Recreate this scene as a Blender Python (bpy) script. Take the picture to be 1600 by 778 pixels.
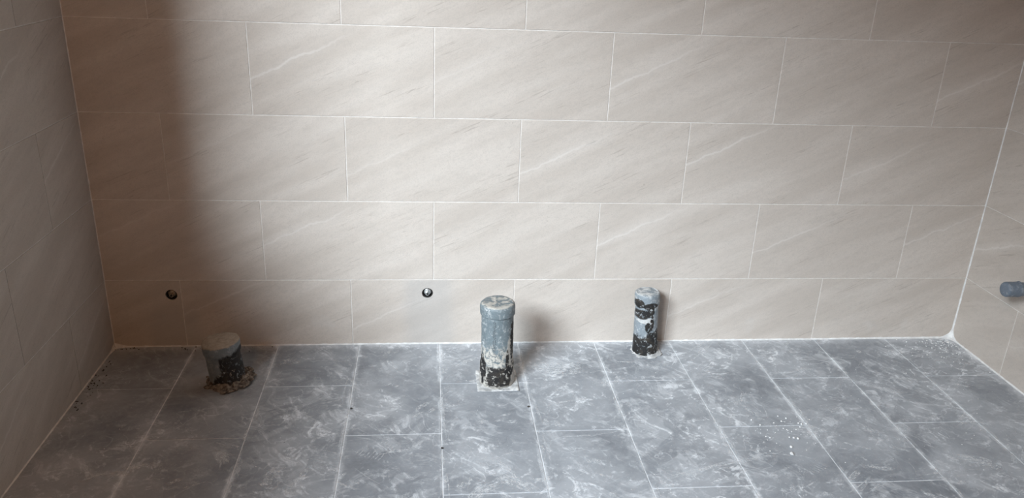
import bpy, bmesh, math, random
from mathutils import Vector, Matrix, noise as mnoise

random.seed(7)
scene = bpy.context.scene
for o in list(bpy.data.objects):
    bpy.data.objects.remove(o)
C = scene.collection
PI = math.pi

# ------------------------------------------------------------------ camera
cam_d = bpy.data.cameras.new('camera')
cam_d.sensor_fit = 'HORIZONTAL'
cam_d.sensor_width = 36.0
cam_d.lens = 36.0 * 1254.9 / 1600.0
cam_d.clip_start = 0.02
cam = bpy.data.objects.new('camera', cam_d)
cam.location = (-0.0188, -2.7197, 1.4560)
cam.rotation_euler = (1.1976, -0.0388, -0.0963)
C.objects.link(cam)
scene.camera = cam

# ------------------------------------------------------------------ view
scene.view_settings.view_transform = 'Standard'
scene.view_settings.look = 'None'
scene.view_settings.gamma = 1.0
scene.view_settings.use_curve_mapping = False
scene.view_settings.exposure = 0.0

# ------------------------------------------------------------------ world (dim overcast, only seen through the window opening)
w = bpy.data.worlds.new('world')
scene.world = w
w.use_nodes = True
w.node_tree.nodes['Background'].inputs[0].default_value = (0.75, 0.86, 1.0, 1)
w.node_tree.nodes['Background'].inputs[1].default_value = 0.15

# ------------------------------------------------------------------ room measures
XL, XR = -1.1561, 2.0939          # finished faces of the left and right wall
YB = -4.80                        # wall behind the photographer
ZC = 3.20                         # ceiling
H1, TH, TW = 0.264, 0.300, 0.600  # first (cut) course, wall tile height and width
FX, FW, FL = 0.0225, 0.2973, 0.592
F1 = 0.2953
WIN = (-4.60, -0.97, 1.06, 3.00)  # y0, y1, z0, z1 of the window opening in the left wall
REV = 0.20

# ------------------------------------------------------------------ daylight at the window
ld = bpy.data.lights.new('window_daylight', 'AREA')
ld.shape = 'RECTANGLE'
ld.size, ld.size_y = 4.9, 2.9
ld.energy = 3200.0
ld.color = (0.81, 0.92, 1.0)
lo = bpy.data.objects.new('window_daylight', ld)
lo.location = (-6.2, -9.3, 6.9)
lo.rotation_euler = (Vector((2.0, -0.5, 0.3)) - Vector(lo.location)).to_track_quat('-Z', 'Y').to_euler()
C.objects.link(lo)


# ------------------------------------------------------------------ weak warm fill bulb, added out of view (lamp body is built below)
BULB = (-0.92, -3.50, 2.99)
bd = bpy.data.lights.new('warm_fill_bulb', 'POINT')
bd.energy = 44.0
bd.color = (1.0, 0.56, 0.29)
bd.shadow_soft_size = 0.09
bo = bpy.data.objects.new('warm_fill_bulb', bd)
bo.location = BULB
C.objects.link(bo)


# ================================================================== node helper
class N:
    """small expression wrapper around shader nodes"""
    nt = None

    def __init__(s, sock):
        s.s = sock

    @staticmethod
    def m(op, *a, clamp=False):
        n = N.nt.nodes.new('ShaderNodeMath')
        n.operation = op
        n.use_clamp = clamp
        for i, x in enumerate(a):
            if isinstance(x, N):
                N.nt.links.new(x.s, n.inputs[i])
            else:
                n.inputs[i].default_value = x
        return N(n.outputs[0])

    def __add__(s, o): return N.m('ADD', s, o)
    __radd__ = __add__
    def __sub__(s, o): return N.m('SUBTRACT', s, o)
    def __rsub__(s, o): return N.m('SUBTRACT', o, s)
    def __mul__(s, o): return N.m('MULTIPLY', s, o)
    __rmul__ = __mul__
    def __truediv__(s, o): return N.m('DIVIDE', s, o)
    def abs(s): return N.m('ABSOLUTE', s)
    def clamp(s): return N.m('ADD', s, 0.0, clamp=True)


def new_mat(name):
    m = bpy.data.materials.new(name)
    m.use_nodes = True
    N.nt = m.node_tree
    b = m.node_tree.nodes['Principled BSDF']
    return m, b


def lnk(a, b):
    N.nt.links.new(a.s if isinstance(a, N) else a, b)


def sstep(x, a, b, lo_=0.0, hi=1.0):
    n = N.nt.nodes.new('ShaderNodeMapRange')
    n.interpolation_type = 'SMOOTHSTEP'
    lnk(x, n.inputs[0])
    n.inputs[1].default_value = a
    n.inputs[2].default_value = b
    n.inputs[3].default_value = lo_
    n.inputs[4].default_value = hi
    return N(n.outputs[0])


def coords(kind='Object'):
    if kind == 'World':
        g = N.nt.nodes.new('ShaderNodeNewGeometry')
        return N(g.outputs['Position'])
    t = N.nt.nodes.new('ShaderNodeTexCoord')
    return N(t.outputs[kind])


def sep(v):
    n = N.nt.nodes.new('ShaderNodeSeparateXYZ')
    lnk(v, n.inputs[0])
    return N(n.outputs[0]), N(n.outputs[1]), N(n.outputs[2])


def comb(x, y, z=0.0):
    n = N.nt.nodes.new('ShaderNodeCombineXYZ')
    for i, a in enumerate((x, y, z)):
        if isinstance(a, N):
            lnk(a, n.inputs[i])
        else:
            n.inputs[i].default_value = a
    return N(n.outputs[0])


def tex(v, scale, detail=4, rough=0.55, dist=0.0, w=None):
    n = N.nt.nodes.new('ShaderNodeTexNoise')
    if w is not None:
        n.noise_dimensions = '4D'
        if isinstance(w, N):
            lnk(w, n.inputs['W'])
        else:
            n.inputs['W'].default_value = w
    lnk(v, n.inputs['Vector'])
    n.inputs['Scale'].default_value = scale
    n.inputs['Detail'].default_value = detail
    n.inputs['Roughness'].default_value = rough
    n.inputs['Distortion'].default_value = dist
    return N(n.outputs['Fac'])


def warp(v, scale, amt):
    n = N.nt.nodes.new('ShaderNodeTexNoise')
    lnk(v, n.inputs['Vector'])
    n.inputs['Scale'].default_value = scale
    n.inputs['Detail'].default_value = 2
    a = N.nt.nodes.new('ShaderNodeVectorMath'); a.operation = 'SUBTRACT'
    lnk(n.outputs['Color'], a.inputs[0]); a.inputs[1].default_value = (.5, .5, .5)
    b = N.nt.nodes.new('ShaderNodeVectorMath'); b.operation = 'SCALE'
    lnk(a.outputs[0], b.inputs[0]); b.inputs['Scale'].default_value = amt
    c = N.nt.nodes.new('ShaderNodeVectorMath'); c.operation = 'ADD'
    lnk(v, c.inputs[0]); lnk(b.outputs[0], c.inputs[1])
    return N(c.outputs[0])


def mix(f, a, b):
    n = N.nt.nodes.new('ShaderNodeMix')
    n.data_type = 'RGBA'
    if isinstance(f, N):
        lnk(f, n.inputs[0])
    else:
        n.inputs[0].default_value = f
    for i, x in ((6, a), (7, b)):
        if isinstance(x, N):
            lnk(x, n.inputs[i])
        else:
            n.inputs[i].default_value = (*x, 1)
    return N(n.outputs[2])


def bump(b, h, strength, dist=0.002):
    n = N.nt.nodes.new('ShaderNodeBump')
    n.inputs['Strength'].default_value = strength
    n.inputs['Distance'].default_value = dist
    lnk(h, n.inputs['Height'])
    lnk(n.outputs[0], b.inputs['Normal'])


def prop(name):
    n = N.nt.nodes.new('ShaderNodeAttribute')
    n.attribute_type = 'OBJECT'
    n.attribute_name = name
    return N(n.outputs['Fac'])


def ell(x, z, cx, cz, rx, rz, nz, amt=0.6, soft=0.25):
    """ragged elliptical spot mask"""
    a = (x - cx) / rx
    c = (z - cz) / rz
    d = N.m('SQRT', a * a + c * c) + (nz - 0.5) * amt
    return sstep(d, 1 + soft / 2, 1 - soft / 2)


# ================================================================== materials
def mat_wall_tile():
    m, b = new_mat('beige_stone_tile')
    o = coords('Object')
    x, y, z = sep(o)
    sd = prop('seed')
    vs = prop('vein')
    vo = prop('vein_offset')
    ca, sa = math.cos(math.radians(25)), math.sin(math.radians(25))
    u = x * ca + y * sa
    v = y * ca - x * sa
    off = sd * 3.7
    st = comb(u * 1.0 + off, v * 6.5 + off, sd)
    broad = tex(st, 2.2, 3, 0.5)
    fine = tex(o, 260, 3, 0.7, w=sd)
    grain = tex(comb(u * 1.0 + off, v * 2.2, sd), 34, 4, 0.7)
    # short dashed dark threads that follow the bedding
    thr = tex(comb(u * 5.0 + off, v * 95 + off, sd), 2.0, 4, 0.65, 0.6)
    gate = sstep(tex(comb(u * 2.0 - off, v * 9, sd + 4.0), 1.7, 2, 0.5), 0.50, 0.62)
    dash = sstep(thr, 0.57, 0.66) * gate
    # one pale wandering vein, starting mid height at the left edge
    wob = tex(comb(u + off, 0.0, sd), 11, 5, 0.6)
    d = (v - 0.110 - vo + (wob - 0.5) * 0.045).abs()
    core = sstep(d + (grain - .5) * .008, 0.0050, 0.0012)
    halo = sstep(d, 0.030, 0.002) * 0.22
    along = sstep(x, 0.10, -0.16)
    vein = (core * 0.65 + halo) * along * vs
    c = mix(sstep(broad, 0.32, 0.70), (0.545, 0.485, 0.432), (0.620, 0.560, 0.506))
    c = mix(sstep(grain, 0.42, 0.72) * 0.22, c, (0.40, 0.36, 0.33))
    c = mix(sstep(fine, 0.44, 0.68) * 0.30, c, (0.385, 0.345, 0.315))
    pit = sstep(tex(o, 120, 2, 0.5, w=sd + 2.0), 0.70, 0.76)
    c = mix(pit * 0.35, c, (0.24, 0.20, 0.17))
    c = mix(dash * 0.38, c, (0.27, 0.225, 0.195))
    c = mix(vein * 0.62, c, (0.72, 0.675, 0.635))
    # water stain that ran out of the two outlets
    wp = coords('World')
    X, Y, Z = sep(wp)
    nz = tex(wp, 9, 3)
    st1 = sstep((X + 0.930 + (nz - .5) * .05).abs(), 0.115, 0.06) * sstep(Z, 0.20, 0.10)
    st2 = sstep((X + 0.015 + (nz - .5) * .05).abs(), 0.125, 0.05) * sstep(Z, 0.275, 0.255)
    stn = (st1 + st2).clamp() * sstep(Y, -0.01, -0.003)
    c = mix(stn * 0.38, c, (0.41, 0.405, 0.40))
    # cement dust smudges low on the wall
    sm = sstep(tex(warp(wp, 6, .2), 7, 5, .6), 0.58, 0.74) * sstep(Z, 0.32, 0.02) * 0.22
    c = mix(sm, c, (0.66, 0.64, 0.62))
    lnk(c, b.inputs['Base Color'])
    lnk(0.58 + (broad - 0.5) * 0.15, b.inputs['Roughness'])
    b.inputs['Specular IOR Level'].default_value = 0.10
    bump(b, grain * 0.5 + fine * 0.3 - dash * 0.9, 0.16, 0.0015)
    return m


def floor_dust(wp):
    """cement haze and wiped smears over the floor, in floor coordinates"""
    X, Y, Z = sep(wp)
    flat = comb(X, Y, 0.0)
    cloud = tex(warp(flat, 2.2, 0.35), 3.0, 6, 0.62)
    wv = warp(warp(flat, 3.1, 0.22), 9.0, 0.05)
    wx, wy, _ = sep(wv)
    # wiped, streaky film: two families of stroke directions, mixed by region
    def strokes(ang, sc, seed):
        ca, sa = math.cos(ang), math.sin(ang)
        u = wx * ca + wy * sa
        v = wy * ca - wx * sa
        return tex(comb(u * 1.0 + seed, v * 4.6 + seed, seed), sc, 7, 0.68, 0.9)
    s1 = strokes(0.35, 9, 3.0)
    s2 = strokes(-0.9, 8, 11.0)
    s3 = strokes(1.25, 11, 23.0)
    reg = sstep(tex(flat, 4.3, 2), 0.44, 0.56)
    reg2 = sstep(tex(comb(X + 9, Y + 5, 0.0), 5.1, 2), 0.5, 0.62)
    sA = sstep(s1, 0.52, 0.68) * reg + sstep(s2, 0.52, 0.68) * (1.0 - reg)
    sB = sstep(s3, 0.56, 0.70) * reg2
    brk = tex(flat, 75, 5, 0.75)
    pn = tex(warp(flat, 5, .14), 6.0, 9, 0.70, 1.4)
    patch = sstep(pn + (brk - 0.5) * 0.16, 0.50, 0.585)
    pn2 = tex(warp(comb(X + 31, Y - 7, 0.0), 9, .07), 13.0, 8, 0.72, 1.0)
    patch2 = sstep(pn2 + (brk - 0.5) * 0.25, 0.56, 0.63)
    # thin scratchy arcs
    wav = N.nt.nodes.new('ShaderNodeTexNoise')
    lnk(warp(flat, 7, 0.12), wav.inputs['Vector'])
    wav.inputs['Scale'].default_value = 10
    wav.inputs['Detail'].default_value = 3
    arcs = sstep((N(wav.outputs['Fac']) - 0.47).abs(), 0.010, 0.001) * sstep(tex(flat, 5.5, 3, .5, .4), 0.50, 0.62)
    speck = sstep(tex(flat, 150, 2, 0.5), 0.68, 0.76)
    jx = N.m('FRACT', (X - FX) / FW + 0.5)
    dj = (jx - 0.5).abs() * FW
    haze = sstep(dj + (tex(flat, 26, 5, .7) - 0.5) * 0.035, 0.014, 0.001) * sstep(tex(flat, 8, 3), 0.40, 0.60)
    edge = sstep(Y + (tex(flat, 30, 4, .7) - .5) * .09, -0.06, 0.0)
    edgr = sstep(X + (tex(flat, 30, 4, .7) - .5) * .09, XR - 0.05, XR)
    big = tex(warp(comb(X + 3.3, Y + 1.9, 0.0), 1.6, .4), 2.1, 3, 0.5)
    act = sstep(big, 0.36, 0.58, 0.60, 1.12) * sstep(X, -0.95, -0.25, 0.55, 1.0)  # dust also thinned towards the left, putting shade there into the floor colour
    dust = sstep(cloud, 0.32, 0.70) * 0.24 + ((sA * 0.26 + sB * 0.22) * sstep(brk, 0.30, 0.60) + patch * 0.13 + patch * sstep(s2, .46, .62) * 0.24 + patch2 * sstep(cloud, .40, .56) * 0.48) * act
    dust = dust + arcs * 0.26 + speck * 0.22 + haze * 0.42 + (edge + edgr) * 0.28
    return dust, s1, patch, flat


def mat_floor_tile():
    m, b = new_mat('slate_grey_tile')
    wp = coords('World')
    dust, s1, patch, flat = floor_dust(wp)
    sd = prop('seed')
    o = coords('Object')
    base = tex(o, 6, 5, 0.6, 0.5, w=sd * 5.0)
    mott = tex(o, 60, 4, 0.65, w=sd)
    c = mix(sstep(base, 0.3, 0.7), (0.180, 0.194, 0.217), (0.285, 0.304, 0.334))
    c = mix(sstep(mott, 0.35, 0.8) * 0.30, c, (0.36, 0.38, 0.41))
    scuff = sstep(tex(warp(flat, 8, .1), 13, 6, .7, .8), 0.60, 0.74)
    c = mix(scuff * 0.40, c, (0.11, 0.116, 0.128))
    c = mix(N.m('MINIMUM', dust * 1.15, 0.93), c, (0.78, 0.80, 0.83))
    lnk(c, b.inputs['Base Color'])
    lnk(sstep(dust, 0.0, 0.7, 0.46, 0.80), b.inputs['Roughness'])
    b.inputs['Specular IOR Level'].default_value = 0.40
    bump(b, dust * 0.8 + mott * 0.15 + base * .3, 0.30, 0.0012)
    return m


def mat_noisy(name, c1, c2, scale=30, rough=0.85, bstr=0.3, bdist=0.002, lo_=0.35, hi=0.7, kind='World'):
    m, b = new_mat(name)
    wp = coords(kind)
    n = tex(wp, scale, 6, 0.65, 0.3)
    c = mix(sstep(n, lo_, hi), c1, c2)
    lnk(c, b.inputs['Base Color'])
    b.inputs['Roughness'].default_value = rough
    bump(b, n, bstr, bdist)
    return m


M = {}
M['wall_tile'] = mat_wall_tile()
M['floor_tile'] = mat_floor_tile()
M['wall_grout'] = mat_noisy('pale_wall_grout', (0.66, 0.62, 0.58), (0.80, 0.77, 0.73), 40, bstr=.2)
M['floor_grout'] = mat_noisy('pale_floor_grout', (0.62, 0.635, 0.655), (0.90, 0.91, 0.92), 22, bstr=.3)
M['caulk'] = mat_noisy('white_corner_grout', (0.66, 0.65, 0.64), (0.85, 0.85, 0.84), 35, bstr=.4)
M['plaster'] = mat_noisy('rough_tan_plaster', (0.24, 0.16, 0.11), (0.32, 0.22, 0.155), 12)
M['crumb'] = mat_noisy('white_plaster_crumb', (0.72, 0.72, 0.71), (0.88, 0.88, 0.87), 120, bstr=.6)
M['dark_crumb'] = mat_noisy('dark_grit', (0.03, 0.028, 0.026), (0.10, 0.09, 0.08), 120, bstr=.6)
M['mortar'] = mat_noisy('crumbly_mortar', (0.05, 0.04, 0.032), (0.34, 0.29, 0.24), 75, bstr=.9, bdist=.004)
M['mortar_pale'] = mat_noisy('pale_grout_patch', (0.36, 0.36, 0.36), (0.78, 0.78, 0.77), 48, bstr=.8, bdist=.003)
M['frame'] = mat_noisy('white_window_frame', (0.74, 0.74, 0.73), (0.80, 0.80, 0.79), 10, rough=.4, bstr=.02)
M['black_hole'] = mat_noisy('blackened_sleeve', (0.012, 0.011, 0.010), (0.035, 0.03, 0.028), 90, rough=.7)
M['ceiling'] = mat_noisy('grey_ceiling_board', (0.24, 0.195, 0.155), (0.30, 0.25, 0.20), 6)


def mat_metal(name, col, rough):
    m, b = new_mat(name)
    o = coords('Object')
    n = tex(o, 220, 4, .7)
    c = mix(sstep(n, .45, .7), col, tuple(x * .55 for x in col))
    lnk(c, b.inputs['Base Color'])
    b.inputs['Metallic'].default_value = 0.9
    lnk(sstep(n, .3, .8, rough, rough + .25), b.inputs['Roughness'])
    return m


M['chrome'] = mat_metal('dusty_chrome', (0.78, 0.80, 0.80), 0.28)
M['brass'] = mat_metal('tarnished_brass', (0.50, 0.42, 0.33), 0.42)


def mat_pipe(name, grey, dark_fn, plaster_fn, text=None, dust=0.5, pl=(0.56, 0.53, 0.48)):
    m, b = new_mat(name)
    o = coords('Object')
    x, y, z = sep(o)
    n1 = tex(o, 26, 6, .7, .6)
    n2 = tex(o, 75, 5, .7, .4)
    n3 = tex(comb(x * 1.0, y * 1.0, z * 0.28), 70, 5, .7)
    c = mix(sstep(n1, .35, .7), grey, tuple(g * 1.25 for g in grey))
    sp = sstep(n2, .52, .60) * sstep(n1, .42, .58) + sstep(n3, .585, .64) * 0.45
    c = mix((sp * dust).clamp(), c, (0.68, 0.69, 0.69))
    if text:
        tx, z0, z1 = text
        tb = sstep((x - tx).abs(), 0.0060, 0.0046) * sstep(z, z0, z0 + .01) * sstep(z, z1, z1 - .01) * sstep(y, 0.0, -0.01)
        gl = sstep(tex(comb(x * 2.0, 0.0, z), 230, 2, .6), 0.50, 0.56)
        c = mix(tb * gl * 0.95, c, (0.07, 0.075, 0.08))
    pm = plaster_fn(x, y, z, n1, n2)
    c = mix(pm, c, mix(sstep(n2, .3, .7), tuple(p * .72 for p in pl), pl))
    dm = dark_fn(x, y, z, n1, n2)
    fl = sstep(n2, .555, .615)
    dmk = dm * (1.0 - fl * 0.85)
    dk = mix(sstep(n1, .45, .7), (0.012, 0.011, 0.011), (0.045, 0.036, 0.028))
    c = mix(dmk, c, dk)
    lnk(c, b.inputs['Base Color'])
    lnk(sstep(dmk + pm, 0, 1, .50, .72), b.inputs['Roughness'])
    bump(b, n2 * .5 + sp * .4 + pm * .9 + dmk * .8, 0.55, 0.0025)
    return m


def band(z, a, bb, nz, amt, soft=.006):
    zz = z + (nz - .5) * amt
    return sstep(zz, a - soft, a + soft) * sstep(zz, bb + soft, bb - soft)


M['pipe_short'] = mat_pipe('grey_plastic_short', (0.155, 0.175, 0.185),
    lambda x, y, z, a, b: (sstep(z - x * 1.1 + (a - .5) * .05, 0.070, 0.056) * sstep(z, .0, .012) + ell(x, z, .030, .080, .034, .040, a, 1.2)).clamp(),
    lambda x, y, z, a, b: (sstep(z + (b - .5) * .10, .030, .015) * sstep(a, .45, .55) + sstep(z + (a - .5) * .02, .146, .150) + ell(x, z, .035, .055, .014, .020, b, 1.0)).clamp(),
    dust=.22, pl=(0.40, 0.33, 0.26))
M['pipe_tall'] = mat_pipe('grey_plastic_tall', (0.150, 0.182, 0.197),
    lambda x, y, z, a, b: (band(z, .006, .082, a, .035) * sstep(x + (a - .5) * .09, -.044, -.034) * sstep(x - z * .25 + (b - .5) * .02, .042, .034)
                           + ell(x, z, .031, .100, .006, .046, a, .8) + ell(x, z, -.052, .075, .010, .05, a, 2.2) + ell(x, z, .048, .17, .006, .07, b, 2.4)).clamp(),
    lambda x, y, z, a, b: (band(z, .080, .150, a, .10, .02) * sstep(b, .43, .53) + sstep(z, .09, .06) + ell(x, z, .050, .125, .022, .070, a, .8) + ell(x, z, .004, .098, .020, .020, b, 1.6) * sstep(b, .40, .5)
                           + sstep(z, .299, .303) * sstep(a, .44, .54)).clamp(),
    text=(-0.014, 0.120, 0.262), dust=.5)
M['pipe_slim'] = mat_pipe('grey_plastic_slim', (0.215, 0.245, 0.268),
    lambda x, y, z, a, b: (sstep(z + (a - .5) * .085 - x * .35, .098, .088)
                           + ell(x, z, -.036, .212, .016, .018, b, .7) + ell(x, z, .004, .205, .030, .014, a, 1.0) + ell(x, z, -.026, .170, .026, .020, a, .7)
                           + ell(x, z, .006, .178, .014, .022, b, 1.4) + ell(x, z, .012, .135, .007, .032, b, 1.2) + ell(x, z, -.002, .118, .012, .02, b, 1.2)).clamp()
                           * sstep(y, .01, -.005) * sstep(z, .236, .23),
    lambda x, y, z, a, b: (ell(x, z, .003, .198, .022, .008, b, .7) + ell(x, z, -.012, .145, .030, .012, a, 1.0) + sstep(z + (b - .5) * .05, .022, .012) * sstep(a, .48, .56) + sstep(z, .243, .247) * sstep(a, .40, .55)).clamp(),
    dust=.55, pl=(0.66, 0.66, 0.65))
M['pipe_wall'] = mat_pipe('grey_plastic_wall', (0.135, 0.165, 0.205),
    lambda x, y, z, a, b: ell(y, z, -.02, .03, .006, .012, a, 1.0) * 0.6,
    lambda x, y, z, a, b: sstep(b, .62, .72) * 0.25, dust=.22)


def mat_smear():
    m = bpy.data.materials.new('dried_grout_film')
    m.use_nodes = True
    N.nt = m.node_tree
    b = m.node_tree.nodes['Principled BSDF']
    t = N.nt.nodes.new('ShaderNodeUVMap')
    u, v, _ = sep(N(t.outputs[0]))
    wp = coords('World')
    streak = tex(comb(u * 0.5, v * 5.0, 0.0), 3.0, 5, .65)
    rag = tex(wp, 90, 5, .75)
    prof = sstep((v - N.m('FLOOR', v) - .5).abs(), .5, .34)
    a = prof * sstep(streak * .55 + rag * .45, .46, .56)
    uf = u - N.m('FLOOR', u / 10.0) * 10.0
    a = a * sstep(uf, 0.0, 0.9) * sstep(uf, 4.0, 2.6)
    lnk((a * 0.80).clamp(), b.inputs['Alpha'])
    b.inputs['Base Color'].default_value = (0.74, 0.755, 0.775, 1)
    b.inputs['Roughness'].default_value = .85
    return m


M['smear'] = mat_smear()


# ================================================================== object helpers
def link(name, me, mat, parent=None):
    o = bpy.data.objects.new(name, me)
    if mat is not None and len(me.materials) == 0:
        me.materials.append(mat)
    C.objects.link(o)
    if parent is not None:
        o.parent = parent
    return o


def bm_obj(name, bm, mat, parent=None, smooth=False):
    me = bpy.data.meshes.new(name)
    bmesh.ops.recalc_face_normals(bm, faces=bm.faces[:])
    bm.to_mesh(me)
    bm.free()
    if smooth:
        for p in me.polygons:
            p.use_smooth = True
    return link(name, me, mat, parent)


def tag(o, label, cat, group=None, kind=None):
    o['label'] = label
    o['category'] = cat
    if group:
        o['group'] = group
    if kind:
        o['kind'] = kind
    return o


def struct(o, label=None):
    o['kind'] = 'structure'
    if label:
        o['label'] = label
    return o


def box(bm, x0, x1, y0, y1, z0, z1, bev=0.0):
    r = bmesh.ops.create_cube(bm, size=1.0)
    for v in r['verts']:
        v.co = Vector((x0 + (v.co.x + .5) * (x1 - x0), y0 + (v.co.y + .5) * (y1 - y0), z0 + (v.co.z + .5) * (z1 - z0)))
    if bev:
        es = list({e for v in r['verts'] for e in v.link_edges})
        bmesh.ops.bevel(bm, geom=es, offset=bev, segments=1, affect='EDGES')


def slab_with_holes(outer, holes, front, thick):
    """flat panel in local XY with through holes; front face at z=front"""
    bm = bmesh.new()
    loops = []
    for lp in [outer] + holes:
        vs = [bm.verts.new((a, b, front)) for a, b in lp]
        for i in range(len(vs)):
            bm.edges.new((vs[i], vs[(i + 1) % len(vs)]))
    bmesh.ops.triangle_fill(bm, use_beauty=True, edges=bm.edges[:], normal=(0, 0, 1))
    r = bmesh.ops.extrude_face_region(bm, geom=bm.faces[:])
    for v in [g for g in r['geom'] if isinstance(g, bmesh.types.BMVert)]:
        v.co.z -= thick
    return bm


def rect(x0, x1, y0, y1):
    return [(x0, y0), (x1, y0), (x1, y1), (x0, y1)]


def circ(cx, cy, r, n=36, jag=0.0):
    out = []
    for i in range(n):
        k = r * (1 + jag * random.uniform(-1, 1))
        out.append((cx + k * math.cos(2 * PI * i / n), cy + k * math.sin(2 * PI * i / n)))
    return out


PROUD = 0.0012        # tiles stand this far in front of the grout
JT = 0.0032           # joint width
_tiles = {}


def tile_mesh(x0, x1, y0, y1, bev=0.0006):
    k = tuple(round(a, 4) for a in (x0, x1, y0, y1))
    if k not in _tiles:
        bm = bmesh.new()
        box(bm, x0, x1, y0, y1, -PROUD, 0.0)
        top = [e for e in bm.edges if all(v.co.z > -1e-6 for v in e.verts)]
        bmesh.ops.bevel(bm, geom=top, offset=bev, segments=1, affect='EDGES')
        bmesh.ops.recalc_face_normals(bm, faces=bm.faces[:])
        me = bpy.data.meshes.new('tile')
        bm.to_mesh(me)
        bm.free()
        _tiles[k] = me
    return _tiles[k]


def subtract(r, h):
    """rectangle minus rectangle"""
    x0, x1, y0, y1 = r
    a0, a1, b0, b1 = h
    if a0 >= x1 or a1 <= x0 or b0 >= y1 or b1 <= y0:
        return [r]
    out = []
    if b0 > y0: out.append((x0, x1, y0, b0))
    if b1 < y1: out.append((x0, x1, b1, y1))
    lo_, hi = max(y0, b0), min(y1, b1)
    if a0 > x0: out.append((x0, a0, lo_, hi))
    if a1 < x1: out.append((a1, x1, lo_, hi))
    return out


def tile_field(parent, u0, u1, v_lines, u_joint_fn, tw, mat, void=None, holes=()):
    """parent carries the transform: local x = along, local y = up, local z = out of the wall"""
    for r in range(len(v_lines) - 1):
        b, t = v_lines[r], v_lines[r + 1]
        s = u_joint_fn(r)
        k = math.floor((u0 - s) / tw)
        a = s + k * tw
        while a < u1 - 1e-6:
            xa, xb = max(a, u0), min(a + tw, u1)
            if xb - xa > 0.012:
                cx = a + tw / 2
                top_full = (t - b)
                cy = (t - TH / 2) if r == 0 and tw == TW else b + TH / 2
                if tw != TW:
                    cy = (b + t) / 2
                pcs = [(xa + JT / 2, xb - JT / 2, b + JT / 2, t - JT / 2)]
                if void:
                    pcs = [q for pz in pcs for q in subtract(pz, void)]
                for (p0, p1, q0, q1) in pcs:
                    if p1 - p0 < .01 or q1 - q0 < .01:
                        continue
                    hs = [h for h in holes if p0 < h[0] < p1 and q0 < h[1] < q1]
                    if hs:
                        bm = slab_with_holes(rect(p0 - cx, p1 - cx, q0 - cy, q1 - cy),
                                             [circ(h[0] - cx, h[1] - cy, h[2], 40, .025) for h in hs], 0.0, PROUD)
                        o = bm_obj('tile', bm, mat, parent)
                    else:
                        o = link('tile', tile_mesh(p0 - cx, p1 - cx, q0 - cy, q1 - cy), mat, parent)
                    o.location = (cx, cy, random.uniform(0, .00025))
                    o['seed'] = random.uniform(0, 10)
                    o['vein'] = random.choice((.15, .4, .7, .9, 1.0))
                    o['vein_offset'] = random.uniform(-.035, .035)
            a += tw


# ================================================================== the room
vl = [0.0] + [H1 + TH * i for i in range(12)]
vl = [v for v in vl if v < ZC - .02] + [ZC]
HOLES = [(-0.934, 0.207, 0.0205), (-0.0218, 0.2097, 0.0205)]

# floor: slab of grout with tiles on it
bm = bmesh.new()
box(bm, XL - .3, XR + .3, YB - .3, .3, -.12, -PROUD)
floor = struct(bm_obj('floor', bm, M['floor_grout']), 'dusty slate grey tiled floor laid in staggered columns')
for j in range(-4, 8):
    xa, xb = max(XL, FX + j * FW), min(XR, FX + (j + 1) * FW)
    if xb - xa < .03:
        continue
    if j == 6:
        xb = XR
    if j == 7:
        continue
    first = F1 if j % 2 == 0 else F1 + FL / 2
    ys = [0.0]
    yy = -first
    while yy > YB + .02:
        ys.append(yy)
        yy -= FL
    ys.append(YB)
    cxn = FX + (j + .5) * FW
    for i in range(len(ys) - 1):
        hi, lw = ys[i], ys[i + 1]
        cy = lw + FL / 2 if i == 0 else hi - FL / 2
        o = link('floor_tile', tile_mesh(xa + JT / 2 - cxn, xb - JT / 2 - cxn, lw + JT / 2 - cy, hi - JT / 2 - cy), M['floor_tile'], floor)
        o.location = (cxn, cy, random.uniform(-.0002, .0002))
        o['seed'] = random.uniform(0, 10)

# wall behind the pipes (local x = world x, local y = world z, local z = towards the room)
bm = slab_with_holes(rect(XL - .3, XR + .3, -.12, ZC + .1), [circ(h[0], h[1], h[2], 32) for h in HOLES], -PROUD, 0.16)
wall_back = struct(bm_obj('wall_back', bm, M['wall_grout']), 'beige stone look tiled wall with thin white joints')
wall_back.matrix_world = Matrix.Rotation(PI / 2, 4, 'X')
tile_field(wall_back, XL, XR, vl, lambda r: -0.3 if r % 2 == 0 else 0.0, TW, M['wall_tile'], holes=HOLES)

# left wall with window opening: local x = world y, local z = +x
bm = slab_with_holes(rect(YB - .2, 0.02, -.12, ZC + .1), [rect(WIN[0], WIN[1], WIN[2], WIN[3])], -PROUD, REV)
wall_left = struct(bm_obj('wall_left', bm, M['wall_grout']), 'beige tiled wall in shade at the left')
wall_left.matrix_world = Matrix(((0, 0, 1, XL), (1, 0, 0, 0), (0, 1, 0, 0), (0, 0, 0, 1)))
tile_field(wall_left, YB, 0.0, vl, lambda r: -0.302 if r % 2 == 0 else -0.602, TW, M['wall_tile'], void=WIN)

# right wall: local x = -world y, local z = -x
bm = slab_with_holes(rect(-0.02, -YB + .2, -.12, ZC + .1), [], -PROUD, 0.16)
wall_right = struct(bm_obj('wall_right', bm, M['wall_grout']), 'beige tiled wall at the right')
wall_right.matrix_world = Matrix(((0, 0, -1, XR), (-1, 0, 0, 0), (0, 1, 0, 0), (0, 0, 0, 1)))
tile_field(wall_right, 0.0, -YB, vl, lambda r: 0.300 if r % 2 == 0 else 0.600, TW, M['wall_tile'])

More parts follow.
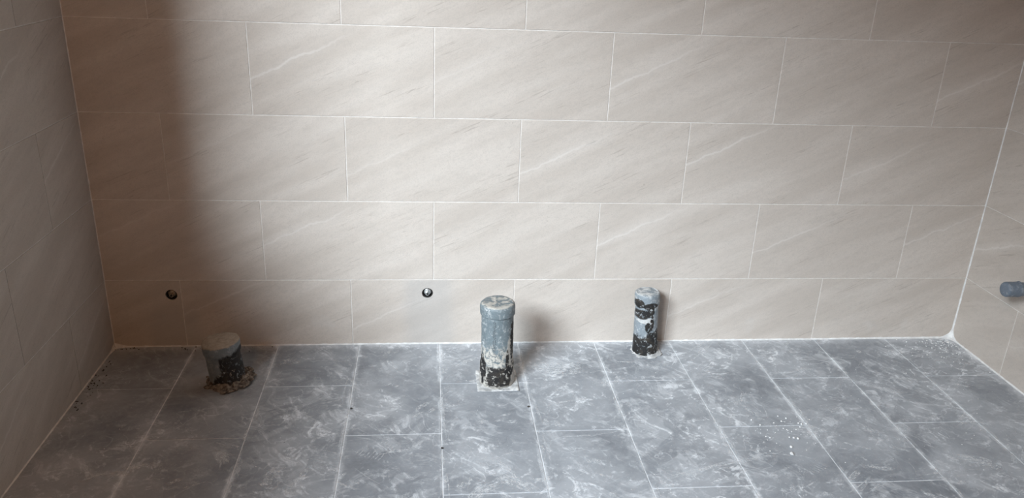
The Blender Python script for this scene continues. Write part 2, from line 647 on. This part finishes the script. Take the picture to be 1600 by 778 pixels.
bm = bmesh.new()
box(bm, XL - REV, XR + .3, YB - .2, YB, -.12, ZC + .1)
struct(bm_obj('wall_rear', bm, M['plaster']), 'rough tan plaster wall opposite the tiles')
bm = bmesh.new()
box(bm, XL - .3, XR + .3, YB - .2, .3, ZC, ZC + .12)
struct(bm_obj('ceiling', bm, M['ceiling']), 'bare grey ceiling')

# window frame inside the opening (open, unglazed reveal on a building site)
win = struct(bpy.data.objects.new('window_1', None), 'white window frame in the left wall')
C.objects.link(win)
win.location = (XL - REV, (WIN[0] + WIN[1]) / 2, WIN[2])
hw, hh = (WIN[1] - WIN[0]) / 2, WIN[3] - WIN[2]
for nm, b6 in (('window_jamb', (0, .05, -hw, -hw + .05, 0, hh)), ('window_jamb', (0, .05, hw - .05, hw, 0, hh)),
               ('window_head', (0, .05, -hw + .05, hw - .05, hh - .05, hh)), ('window_sill', (0, .05, -hw + .05, hw - .05, 0, .05))):
    bm = bmesh.new()
    box(bm, *b6, bev=.004)
    bm_obj(nm, bm, M['frame'], win)


# unseen lamp body, added to carry the warm fill light
lamp = bpy.data.objects.new('fill_lamp', None)
lamp.location = (BULB[0], BULB[1], ZC)
C.objects.link(lamp)
lamp['label'] = 'unseen ceiling lamp added as warm fill, with a white base, above the left wall'
lamp['category'] = 'lamp'


def ring_obj(name, prof, mat, parent):
    bm = bmesh.new()
    rows = [[bm.verts.new((r * math.cos(2 * PI * i / 32), r * math.sin(2 * PI * i / 32), z)) for i in range(32)] for r, z in prof]
    for a, b in zip(rows, rows[1:]):
        for i in range(32):
            bm.faces.new((a[i], a[(i + 1) % 32], b[(i + 1) % 32], b[i]))
    bm.faces.new(rows[0])
    bm.faces.new(rows[-1])
    return bm_obj(name, bm, mat, parent, True)


ring_obj('fill_lamp_base', [(.06, 0), (.06, -.02), (.045, -.035), (.03, -.04)], M['frame'], lamp)
ring_obj('fill_lamp_socket', [(.02, -.04), (.02, -.085), (.016, -.09)], M['black_hole'], lamp)


# ------------------------------------------------------------------ grout beads in the inner corners
def bead(name, a, b, n1, n2, r, label, fat=None, mat='caulk'):
    """fillet along a-b whose legs run along n1 and n2"""
    bm = bmesh.new()
    a, b, n1, n2 = Vector(a), Vector(b), Vector(n1), Vector(n2)
    L = (b - a).length
    n = max(8, int(L / .012))
    rows = []
    for i in range(n + 1):
        t = i / n
        p = a.lerp(b, t)
        k = r * (0.75 + 0.9 * mnoise.noise(p * 31) ** 2 + 0.35 * mnoise.noise(p * 90))
        if fat:
            k += fat(p)
        k2 = k * (1 + .3 * mnoise.noise(p * 50 + Vector((9, 0, 0))))
        q = [p, p + n1 * k, p + (n1 * k + n2 * k2) * 0.36, p + n2 * k2]
        rows.append([bm.verts.new(x) for x in q])
    for i in range(n):
        for j in range(4):
            bm.faces.new((rows[i][j], rows[i][(j + 1) % 4], rows[i + 1][(j + 1) % 4], rows[i + 1][j]))
    for rr in (rows[0], rows[-1]):
        bm.faces.new(rr)
    return struct(bm_obj(name, bm, M[mat]), label)


def fat_corner(p):
    d = (p - Vector((XR, 0, 0))).length
    return 0.020 * math.exp(-(d / .022) ** 2) + (0.0018 * math.exp(-(d / .5) ** 2))


def fat_left(p):
    d = (p - Vector((XL, 0, 0))).length
    return 0.012 * math.exp(-(d / .03) ** 2)


bead('trim_1', (XL, 0, 0), (XR, 0, 0), (0, -1, 0), (0, 0, 1), .0050, 'white grout line where the long wall meets the floor', lambda p: fat_corner(p) + fat_left(p))
bead('trim_2', (XL, 0, 0), (XL, 0, ZC), (1, 0, 0), (0, -1, 0), .0035, 'grout line in the left corner', mat='wall_grout')
bead('trim_3', (XR, 0, 0), (XR, 0, ZC), (-1, 0, 0), (0, -1, 0), .0036, 'white grout line in the right corner', fat_corner)
bead('trim_4', (XR, 0, 0), (XR, YB, 0), (-1, 0, 0), (0, 0, 1), .0038, 'white grout line where the right wall meets the floor', fat_corner)
bead('trim_5', (XL, 0, 0), (XL, YB, 0), (1, 0, 0), (0, 0, 1), .0042, 'grout line where the left wall meets the floor', fat_left, mat='wall_grout')


# ================================================================== pipes
def lathe(profile, seg=56, rough=0.0, seed=0.0, zr=None):
    """closed surface of revolution; profile from bottom centre to top centre"""
    bm = bmesh.new()
    rings = []
    for r, z in profile:
        if r < 1e-5:
            rings.append([bm.verts.new((0, 0, z))])
            continue
        ring = []
        for i in range(seg):
            a = 2 * PI * i / seg
            p = Vector((r * math.cos(a), r * math.sin(a), z))
            k = 0.0
            if rough:
                k = rough * mnoise.noise(p * 38 + Vector((seed, 0, 0))) + rough * .6 * mnoise.noise(p * 110 + Vector((seed, 3, 0)))
            dz = k if (zr and z > zr) else 0.0
            ring.append(bm.verts.new((p.x * (1 + k / r), p.y * (1 + k / r), z + dz)))
        rings.append(ring)
    for a, b in zip(rings, rings[1:]):
        if len(a) == 1 and len(b) == 1:
            continue
        if len(a) == 1:
            for i in range(seg):
                bm.faces.new((a[0], b[(i + 1) % seg], b[i]))
        elif len(b) == 1:
            for i in range(seg):
                bm.faces.new((a[i], a[(i + 1) % seg], b[0]))
        else:
            for i in range(seg):
                bm.faces.new((a[i], a[(i + 1) % seg], b[(i + 1) % seg], b[i]))
    return bm


def dens(prof, step=.006):
    out = [prof[0]]
    for (r0, z0), (r1, z1) in zip(prof, prof[1:]):
        n = max(1, int(math.hypot(r1 - r0, z1 - z0) / step))
        for i in range(1, n + 1):
            t = i / n
            out.append((r0 + (r1 - r0) * t, z0 + (z1 - z0) * t))
    return out


def lean(o, dx, h, dy=0.0):
    o.rotation_euler = (-dy / h, dx / h, 0)


def empty(name, loc):
    o = bpy.data.objects.new(name, None)
    o.location = loc
    C.objects.link(o)
    return o


def rubble_ring(r0, r1, h, n=64, seed=0.0, gap=None, square=False):
    """lumpy collar of mortar around a pipe foot"""
    bm = bmesh.new()
    m = 9
    rows = []
    for i in range(n):
        a = 2 * PI * i / n
        ca, sa = math.cos(a), math.sin(a)
        ro = r1 / max(abs(ca), abs(sa)) if square else r1 * (1 + .22 * mnoise.noise(Vector((ca * 2.4, sa * 2.4, seed))) + .08 * mnoise.noise(Vector((ca * 9, sa * 9, seed))))
        row = []
        for j in range(m + 1):
            t = j / m
            r = r0 + (ro - r0) * t
            p = Vector((r * ca, r * sa, seed))
            hh = h * (1 - t) ** .8 * (.65 + .8 * mnoise.noise(p * 42)) + h * .55 * max(0, mnoise.noise(p * 85)) * (1 - t * t)
            if square:
                hh = h * (.35 + .5 * max(0, mnoise.noise(p * 70))) * (1 if t < .95 else 0)
            if gap:
                hh *= gap(a, t)
            row.append(bm.verts.new((r * ca, r * sa, 0.0 if j == m else max(0.0004, hh))))
        rows.append(row)
    base = [[bm.verts.new((v.co.x, v.co.y, 0)) for v in (r[0],)] [0] for r in rows]
    for i in range(n):
        k = (i + 1) % n
        for j in range(m):
            bm.faces.new((rows[i][j], rows[i][j + 1], rows[k][j + 1], rows[k][j]))
        bm.faces.new((base[i], rows[i][0], rows[k][0], base[k]))
        bm.faces.new((base[i], base[k], rows[k][m], rows[i][m]))
    return bm


# short pipe, left, in the shade
p1 = empty('drain_pipe', (-0.699, -0.246, 0.0))
lean(p1, -0.014, .15)
tag(p1, 'short wide grey drain pipe stub in broken mortar, standing in the shaded left', 'pipe', 'capped drain pipes rising from the floor')
bm = lathe(dens([(0, 0.0005), (.0585, 0.0005), (.0575, .02), (.0565, .122), (0.0, .122)]), 64, .0012, 1.0)
bm_obj('pipe_body', bm, M['pipe_short'], p1, True)
bm = lathe(dens([(0, .112), (.0590, .112), (.0612, .116), (.0622, .146), (.0605, .1525), (.056, .154), (.035, .157), (0, .158)], .004), 64, .0028, 4.0, .145)
bm_obj('end_cap', bm, M['pipe_short'], p1, True)
bm = rubble_ring(.056, .088, .020, 80, 2.0)
col = bm_obj('mortar_collar', bm, M['mortar'], p1, True)
col['label'] = 'crumbling brown mortar around the pipe foot'
for i in range(16):
    a = random.uniform(0, 2 * PI)
    r = random.uniform(.060, .090)
    s = random.uniform(.005, .013)
    bm = bmesh.new()
    bmesh.ops.create_icosphere(bm, subdivisions=2, radius=s)
    for v in bm.verts:
        v.co *= 1 + .45 * mnoise.noise(v.co * 130 + Vector((i * 3.1, 0, 0)))
        v.co.z = max(v.co.z * .6, -s * .2) + s * .2
    o = bm_obj('mortar_lump', bm, M['mortar'], p1)
    o.location = (r * math.cos(a), r * math.sin(a), .0012)

# tall pipe, middle
p2 = empty('drain_pipe', (0.2200, -0.278, 0.0))
lean(p2, -0.006, .3)
tag(p2, 'tallest capped blue-grey drain pipe, black and flaking at its foot, near the middle', 'pipe', 'capped drain pipes rising from the floor')
bm = lathe(dens([(0, .0005), (.0610, .0005), (.0605, .03), (.0585, .078), (.0560, .084), (.0550, .10), (.0545, .268), (0, .268)]), 72, .0009, 7.0)
bm_obj('pipe_body', bm, M['pipe_tall'], p2, True)
bm = lathe(dens([(0, .262), (.0555, .262), (.0590, .2645), (.0595, .268), (.0595, .292), (.0575, .299), (.0535, .303), (.049, .3045), (.02, .3045), (0, .3045)], .004), 72, .0010, 8.0, .298)
bm_obj('end_cap', bm, M['pipe_tall'], p2, True)
bm = rubble_ring(.058, .073, .006, 96, 5.0, square=True)
g = bm_obj('grout_patch', bm, M['mortar_pale'], p2, True)
g['label'] = 'square pale grout patch filling the tile cut-out'

# slim pipe, right, close to the wall
p3 = empty('drain_pipe', (0.8010, -0.0756, 0.0))
lean(p3, -0.013, .247)
tag(p3, 'slim capped pipe blotched with black tar, close to the long wall', 'pipe', 'capped drain pipes rising from the floor')
bm = lathe(dens([(0, .0005), (.0475, .0005), (.0470, .03), (.0445, .08), (.0435, .12), (.0430, .204), (0, .204)]), 64, .0010, 12.0)
bm_obj('pipe_body', bm, M['pipe_slim'], p3, True)
bm = lathe(dens([(0, .198), (.0440, .198), (.0460, .2005), (.0465, .205), (.0465, .238), (.0445, .2445), (.0400, .2475), (.0385, .2470), (.0360, .2455), (.034, .2470), (0, .2475)], .003), 64, .0008, 13.0, .242)
bm_obj('end_cap', bm, M['pipe_slim'], p3, True)
bm = rubble_ring(.044, .064, .006, 72, 9.0)
g = bm_obj('grout_collar', bm, M['mortar_pale'], p3, True)
g['label'] = 'pale grout smeared around the pipe foot'

# waste stub in the right wall: local z runs out of the wall (-x)
p4 = empty('wall_pipe', (XR, -0.372, 0.384))
p4.rotation_euler = (0, -PI / 2, 0)
tag(p4, 'capped grey waste pipe stub sticking out of the right wall', 'pipe')
bm = lathe(dens([(0, .0003), (.0245, .0003), (.0240, .002), (.0240, .100), (0, .100)]), 48, .0003, 3.0)
bm_obj('pipe_body', bm, M['pipe_wall'], p4, True)
bm = lathe(dens([(0, .083), (.0245, .083), (.0268, .087), (.0275, .090), (.0268, .094), (.0262, .132), (.0240, .1375), (.018, .139), (0, .139)], .003), 48, .0004, 5.0)
cap = bm_obj('end_cap', bm, M['pipe_wall'], p4, True)
bm = bmesh.new()
box(bm, .0255, .0285, -.007, .007, .085, .094, .0008)
bm_obj('lug', bm, M['pipe_wall'], cap)


# ------------------------------------------------------------------ water outlets in the round holes
def outlet(h, label, mat):
    t = empty('water_outlet', (h[0], 0.0, h[1]))
    t.rotation_euler = (PI / 2, 0, 0)          # local z -> towards the room
    tag(t, label, 'plumbing fitting', 'water outlets in the long wall')
    bm = lathe([(0, -.050), (.0185, -.050), (.0195, -.046), (.0195, -.0030), (.0180, -.0026), (.0172, -.004), (.0172, -.040), (0, -.040)], 40)
    bm_obj('sleeve', bm, M['black_hole'], t, True)
    bm = lathe(dens([(0, -.036), (.0150, -.036), (.0152, -.012), (.0140, -.0085), (.0115, -.0065), (.0085, -.006), (0, -.006)], .003), 40, .0004, 2.0)
    fl = bm_obj('threaded_flange', bm, mat, t, True)
    fl.location = (0, .0022, 0)
    bm = bmesh.new()
    r = bmesh.ops.create_cone(bm, cap_ends=True, segments=6, radius1=.0088, radius2=.0080, depth=.010)
    bmesh.ops.translate(bm, verts=r['verts'], vec=(0, 0, -.002))
    bmesh.ops.bevel(bm, geom=bm.edges[:], offset=.0008, segments=2, affect='EDGES')
    pg = bm_obj('hex_plug', bm, mat, t)
    pg.location = (0, -.0015, 0)
    bm = bmesh.new()
    box(bm, -.0035, .0035, -.0035, .0035, .002, .0052, .0005)
    q = bm_obj('square_drive', bm, M['black_hole'], pg)
    q.rotation_euler = (0, 0, .7)
    return t


outlet(HOLES[0], 'plugged water outlet in a dark round hole above the short shaded pipe', M['brass'])
outlet(HOLES[1], 'plugged chrome water outlet in a round hole left of the tallest pipe', M['chrome'])


# ================================================================== debris
def crumb_mesh(seed, s, flat=.75):
    bm = bmesh.new()
    bmesh.ops.create_icosphere(bm, subdivisions=1, radius=s)
    for v in bm.verts:
        v.co *= 1 + .5 * mnoise.noise(v.co / s * 1.3 + Vector((seed, 0, 0)))
        v.co.z *= flat
    mz = min(v.co.z for v in bm.verts)
    for v in bm.verts:
        v.co.z -= mz
    return bm


BIG = [(1.093, -.749, .0068, 'largest white plaster crumb, nearest the camera in the scatter on the right'),
       (1.106, -.713, .0048, 'white plaster crumb just behind the largest one on the floor')]
for i, (x, y, s, lb) in enumerate(BIG):
    o = bm_obj('plaster_crumb', crumb_mesh(i * 7.7, s), M['crumb'])
    o.location = (x, y, .0003)
    o.rotation_euler = (0, 0, i * 2.1)
    tag(o, lb, 'crumb', 'white crumbs scattered on the floor')
SM = [(1.148, -.670, .0058), (1.137, -.663, .0052), (1.124, -.659, .0040), (1.060, -.660, .0042), (1.056, -.588, .0045),
      (1.038, -.558, .0042), (1.159, -.552, .0042), (1.136, -.569, .0042), (1.136, -.539, .0038), (1.184, -.604, .0042),
      (1.146, -.628, .0036), (1.195, -.590, .0058), (1.188, -.583, .0046), (1.212, -.588, .0044)]
for i, (x, y, s) in enumerate(SM):
    o = bm_obj('plaster_crumb', crumb_mesh(20 + i * 3.3, s * .72), M['crumb'])
    o.location = (x, y, .0003)
    o.rotation_euler = (0, 0, i * 1.3)
    tag(o, 'tiny white plaster crumb in the scatter on the right-hand floor', 'crumb', 'white crumbs scattered on the floor')
DK = [(-.268, -.443), (.023, -.671), (.312, -.452)]
for i, (x, y) in enumerate(DK):
    o = bm_obj('dark_chip', crumb_mesh(70 + i * 3.3, .0045, .6), M['dark_crumb'])
    o.location = (x, y, .0003)
    tag(o, ('dark chip on the floor joint left of the middle', 'dark chip on the joint below the chrome outlet', 'dark chip on the floor joint in front of the tallest pipe')[i], 'debris')


def grit(name, pts, mat, label, cat):
    bm = bmesh.new()
    for i, (x, y, s) in enumerate(pts):
        r = bmesh.ops.create_icosphere(bm, subdivisions=1, radius=s)
        a = random.uniform(0, 6.28)
        for v in r['verts']:
            c = v.co * (1 + .5 * mnoise.noise(v.co / s + Vector((i * 1.7, 0, 0))))
            v.co = Vector((x + c.x * math.cos(a) - c.y * math.sin(a), y + c.x * math.sin(a) + c.y * math.cos(a), max(.0003, c.z * .7 + s * .45)))
    o = bm_obj(name, bm, mat)
    return tag(o, label, cat, kind='stuff')


pts = []
for i in range(150):                                   # fan of crumbs in the right corner
    r = abs(random.gauss(0, .10)) + .012
    a = random.uniform(PI, 1.5 * PI)
    pts.append((min(XR - .008, XR - .02 + r * math.cos(a) * 1.2), min(-.008, -.012 + r * math.sin(a)), random.uniform(.0010, .0030)))
for i in range(140):                                   # loose white specks everywhere on the right half
    pts.append((random.uniform(.1, 2.05), random.uniform(-1.0, -.03), random.uniform(.0006, .0017)))
for i in range(60):
    pts.append((random.gauss(1.13, .09), random.gauss(-.62, .05), random.uniform(.0008, .0022)))
for i in range(50):
    pts.append((random.uniform(-1.1, .1), random.uniform(-.9, -.03), random.uniform(.0006, .0016)))
grit('plaster_grit', pts, M['crumb'], 'fine white plaster grit scattered over the floor and piled in the right corner', 'grit')
pts = []
for c in range(26):                                    # dirt in clumps along the left edges
    if c % 2:
        cx, cy = random.uniform(XL + .02, -.62), -.012
    else:
        cx, cy = XL + .014, random.uniform(-.45, -.012)
    for i in range(random.randint(2, 9)):
        x, y = cx + random.gauss(0, .018), cy + random.gauss(0, .018)
        if x < XL + .008 or y > -.008:
            continue
        pts.append((x, y, random.uniform(.0008, .0030)))
for i in range(45):
    pts.append((random.uniform(-1.0, 2.0), random.uniform(-.9, -.02), random.uniform(.0006, .0014)))
pts = [q for q in pts if all(math.hypot(q[0] - c[0], q[1] - c[1]) > c[2] for c in ((-.699, -.246, .11), (.2147, -.278, .11), (.7941, -.0756, .08)))]
grit('dark_rubble_grit', pts, M['dark_crumb'], 'dark dirt and grit lying along the left wall edges', 'grit')


# ------------------------------------------------------------------ dried grout film wiped over the tiles
def smears():
    V, Fc, UV = [], [], []

    def ribbon(path, wd, vid):
        n = len(path)
        z = .00055 + (vid % 40) * .00001
        s0 = len(V)
        off = random.randint(0, 60) * 10
        vo = random.randint(0, 60)
        for i, p in enumerate(path):
            a = path[max(0, i - 1)]
            b = path[min(n - 1, i + 1)]
            t = Vector((b[0] - a[0], b[1] - a[1]))
            t = t.normalized() if t.length > 1e-9 else Vector((1, 0))
            nx, ny = -t.y, t.x
            k = wd * (.55 + .45 * math.sin(PI * (i + .5) / n))
            for sgn, vv in ((-1, .001), (1, .999)):
                V.append((min(XR - .008, max(XL + .008, p[0] + nx * k * sgn)), min(-.008, p[1] + ny * k * sgn), z))
                UV.append((off + 4.0 * i / (n - 1), vo + vv))
        for i in range(n - 1):
            q = s0 + 2 * i
            Fc.append((q, q + 2, q + 3, q + 1))

    def arc(cx, cy, L, ang, curv, wd, vid, n=14):
        path = []
        x, y, a = cx, cy, ang - curv / 2
        for i in range(n):
            path.append((x, y))
            x += math.cos(a) * L / n
            y += math.sin(a) * L / n
            a += curv / n
        ribbon(path, wd, vid)

    rnd = random.Random(11)
    vid = 0
    for c in range(105):                                # clusters of parallel wiping strokes
        cx, cy = rnd.uniform(-1.0, 2.0), rnd.uniform(-1.15, -.04)
        if cx < -.45 and rnd.random() < .55:
            continue
        ang = rnd.choice((.2, .5, -.6, -.9, 1.2, 2.6)) + rnd.gauss(0, .35)
        cv = rnd.gauss(0, .9)
        L0 = rnd.uniform(.03, .15)
        for k in range(rnd.randint(2, 6)):
            arc(cx + rnd.gauss(0, .028), cy + rnd.gauss(0, .022), L0 * rnd.uniform(.5, 1.2), ang + rnd.gauss(0, .15), cv, rnd.choice((.0012, .002, .003, .006, .011)), vid)
            vid += 1
    for c in range(150):                                # fine arcs and scratches
        arc(rnd.uniform(-.9, 2.0), rnd.uniform(-1.1, -.04), rnd.uniform(.04, .22), rnd.uniform(-PI, PI), rnd.gauss(0, 1.8), rnd.uniform(.0006, .0016), vid)
        vid += 1
    for j in range(-2, 7):                              # haze pulled along the long joints
        x = FX + j * FW
        for k in range(9):
            y = rnd.uniform(-1.1, -.05)
            arc(x + rnd.gauss(0, .007), y, rnd.uniform(.06, .25), -PI / 2 + rnd.gauss(0, .03), rnd.gauss(0, .1), rnd.uniform(.0015, .006), vid)
            vid += 1
    # the long strokes one can pick out
    for path, wd in (
        ([(.96, -.185), (.97, -.15), (1.0, -.115), (1.05, -.095), (1.10, -.085)], .004),
        ([(.62, -.87), (.70, -.835), (.80, -.80), (.90, -.775), (1.0, -.755), (1.10, -.745)], .010),
        ([(.66, -.80), (.74, -.83), (.82, -.80), (.90, -.80)], .006),
        ([(.92, -.76), (1.02, -.735), (1.12, -.755), (1.19, -.79)], .004),
        ([(.96, -.70), (.99, -.735), (1.05, -.74), (1.10, -.715)], .003),
        ([(.33, -.66), (.40, -.625), (.50, -.62), (.60, -.60)], .004),
        ([(.33, -.46), (.45, -.42), (.58, -.40)], .006),
        ([(.17, -.78), (.21, -.83), (.26, -.86), (.30, -.90)], .026),
        ([(.09, -.93), (.13, -.87), (.20, -.84)], .024),
        ([(1.50, -.33), (1.57, -.36), (1.62, -.40), (1.69, -.42)], .020),
        ([(1.60, -.78), (1.68, -.80), (1.73, -.84)], .026),
        ([(.33, -.16), (.42, -.20), (.50, -.21), (.57, -.20)], .050),
        ([(.06, -.20), (.12, -.14), (.18, -.11)], .012), ([(.07, -.16), (.12, -.11), (.17, -.08)], .006),
    ):
        # resample
        out = []
        for i in range(len(path) - 1):
            for s in range(5):
                t = s / 5
                out.append((path[i][0] * (1 - t) + path[i + 1][0] * t, path[i][1] * (1 - t) + path[i + 1][1] * t))
        out.append(path[-1])
        ribbon(out, wd, vid)
        vid += 1
    # boot tread marks: short parallel bars
    for (cx, cy, a, n, L, sp) in ((-.21, -.71, 1.15, 8, .060, .011), (-.16, -.66, 1.0, 5, .05, .011), (1.14, -.80, -.8, 6, .05, .011), (1.36, -.52, 1.9, 6, .05, .012), (1.0, -.28, .4, 5, .05, .010), (.44, -.36, .5, 5, .05, .012), (1.50, -.62, .6, 5, .05, .012)):
        for k in range(n):
            ox = (k - n / 2) * sp
            arc(cx + ox * math.cos(a + PI / 2), cy + ox * math.sin(a + PI / 2), L * rnd.uniform(.7, 1.1), a, .5, .0022, vid)
            vid += 1
    me = bpy.data.meshes.new('grout_smears')
    me.from_pydata(V, [], Fc)
    uvl = me.uv_layers.new(name='UVMap')
    for lp in me.loops:
        uvl.data[lp.index].uv = UV[lp.vertex_index]
    o = link('grout_smears', me, M['smear'], floor)
    o['kind'] = 'stuff'
    o['label'] = 'thin whitish dried grout film wiped in streaks across the grey floor'


smears()
bpy.context.view_layer.update()
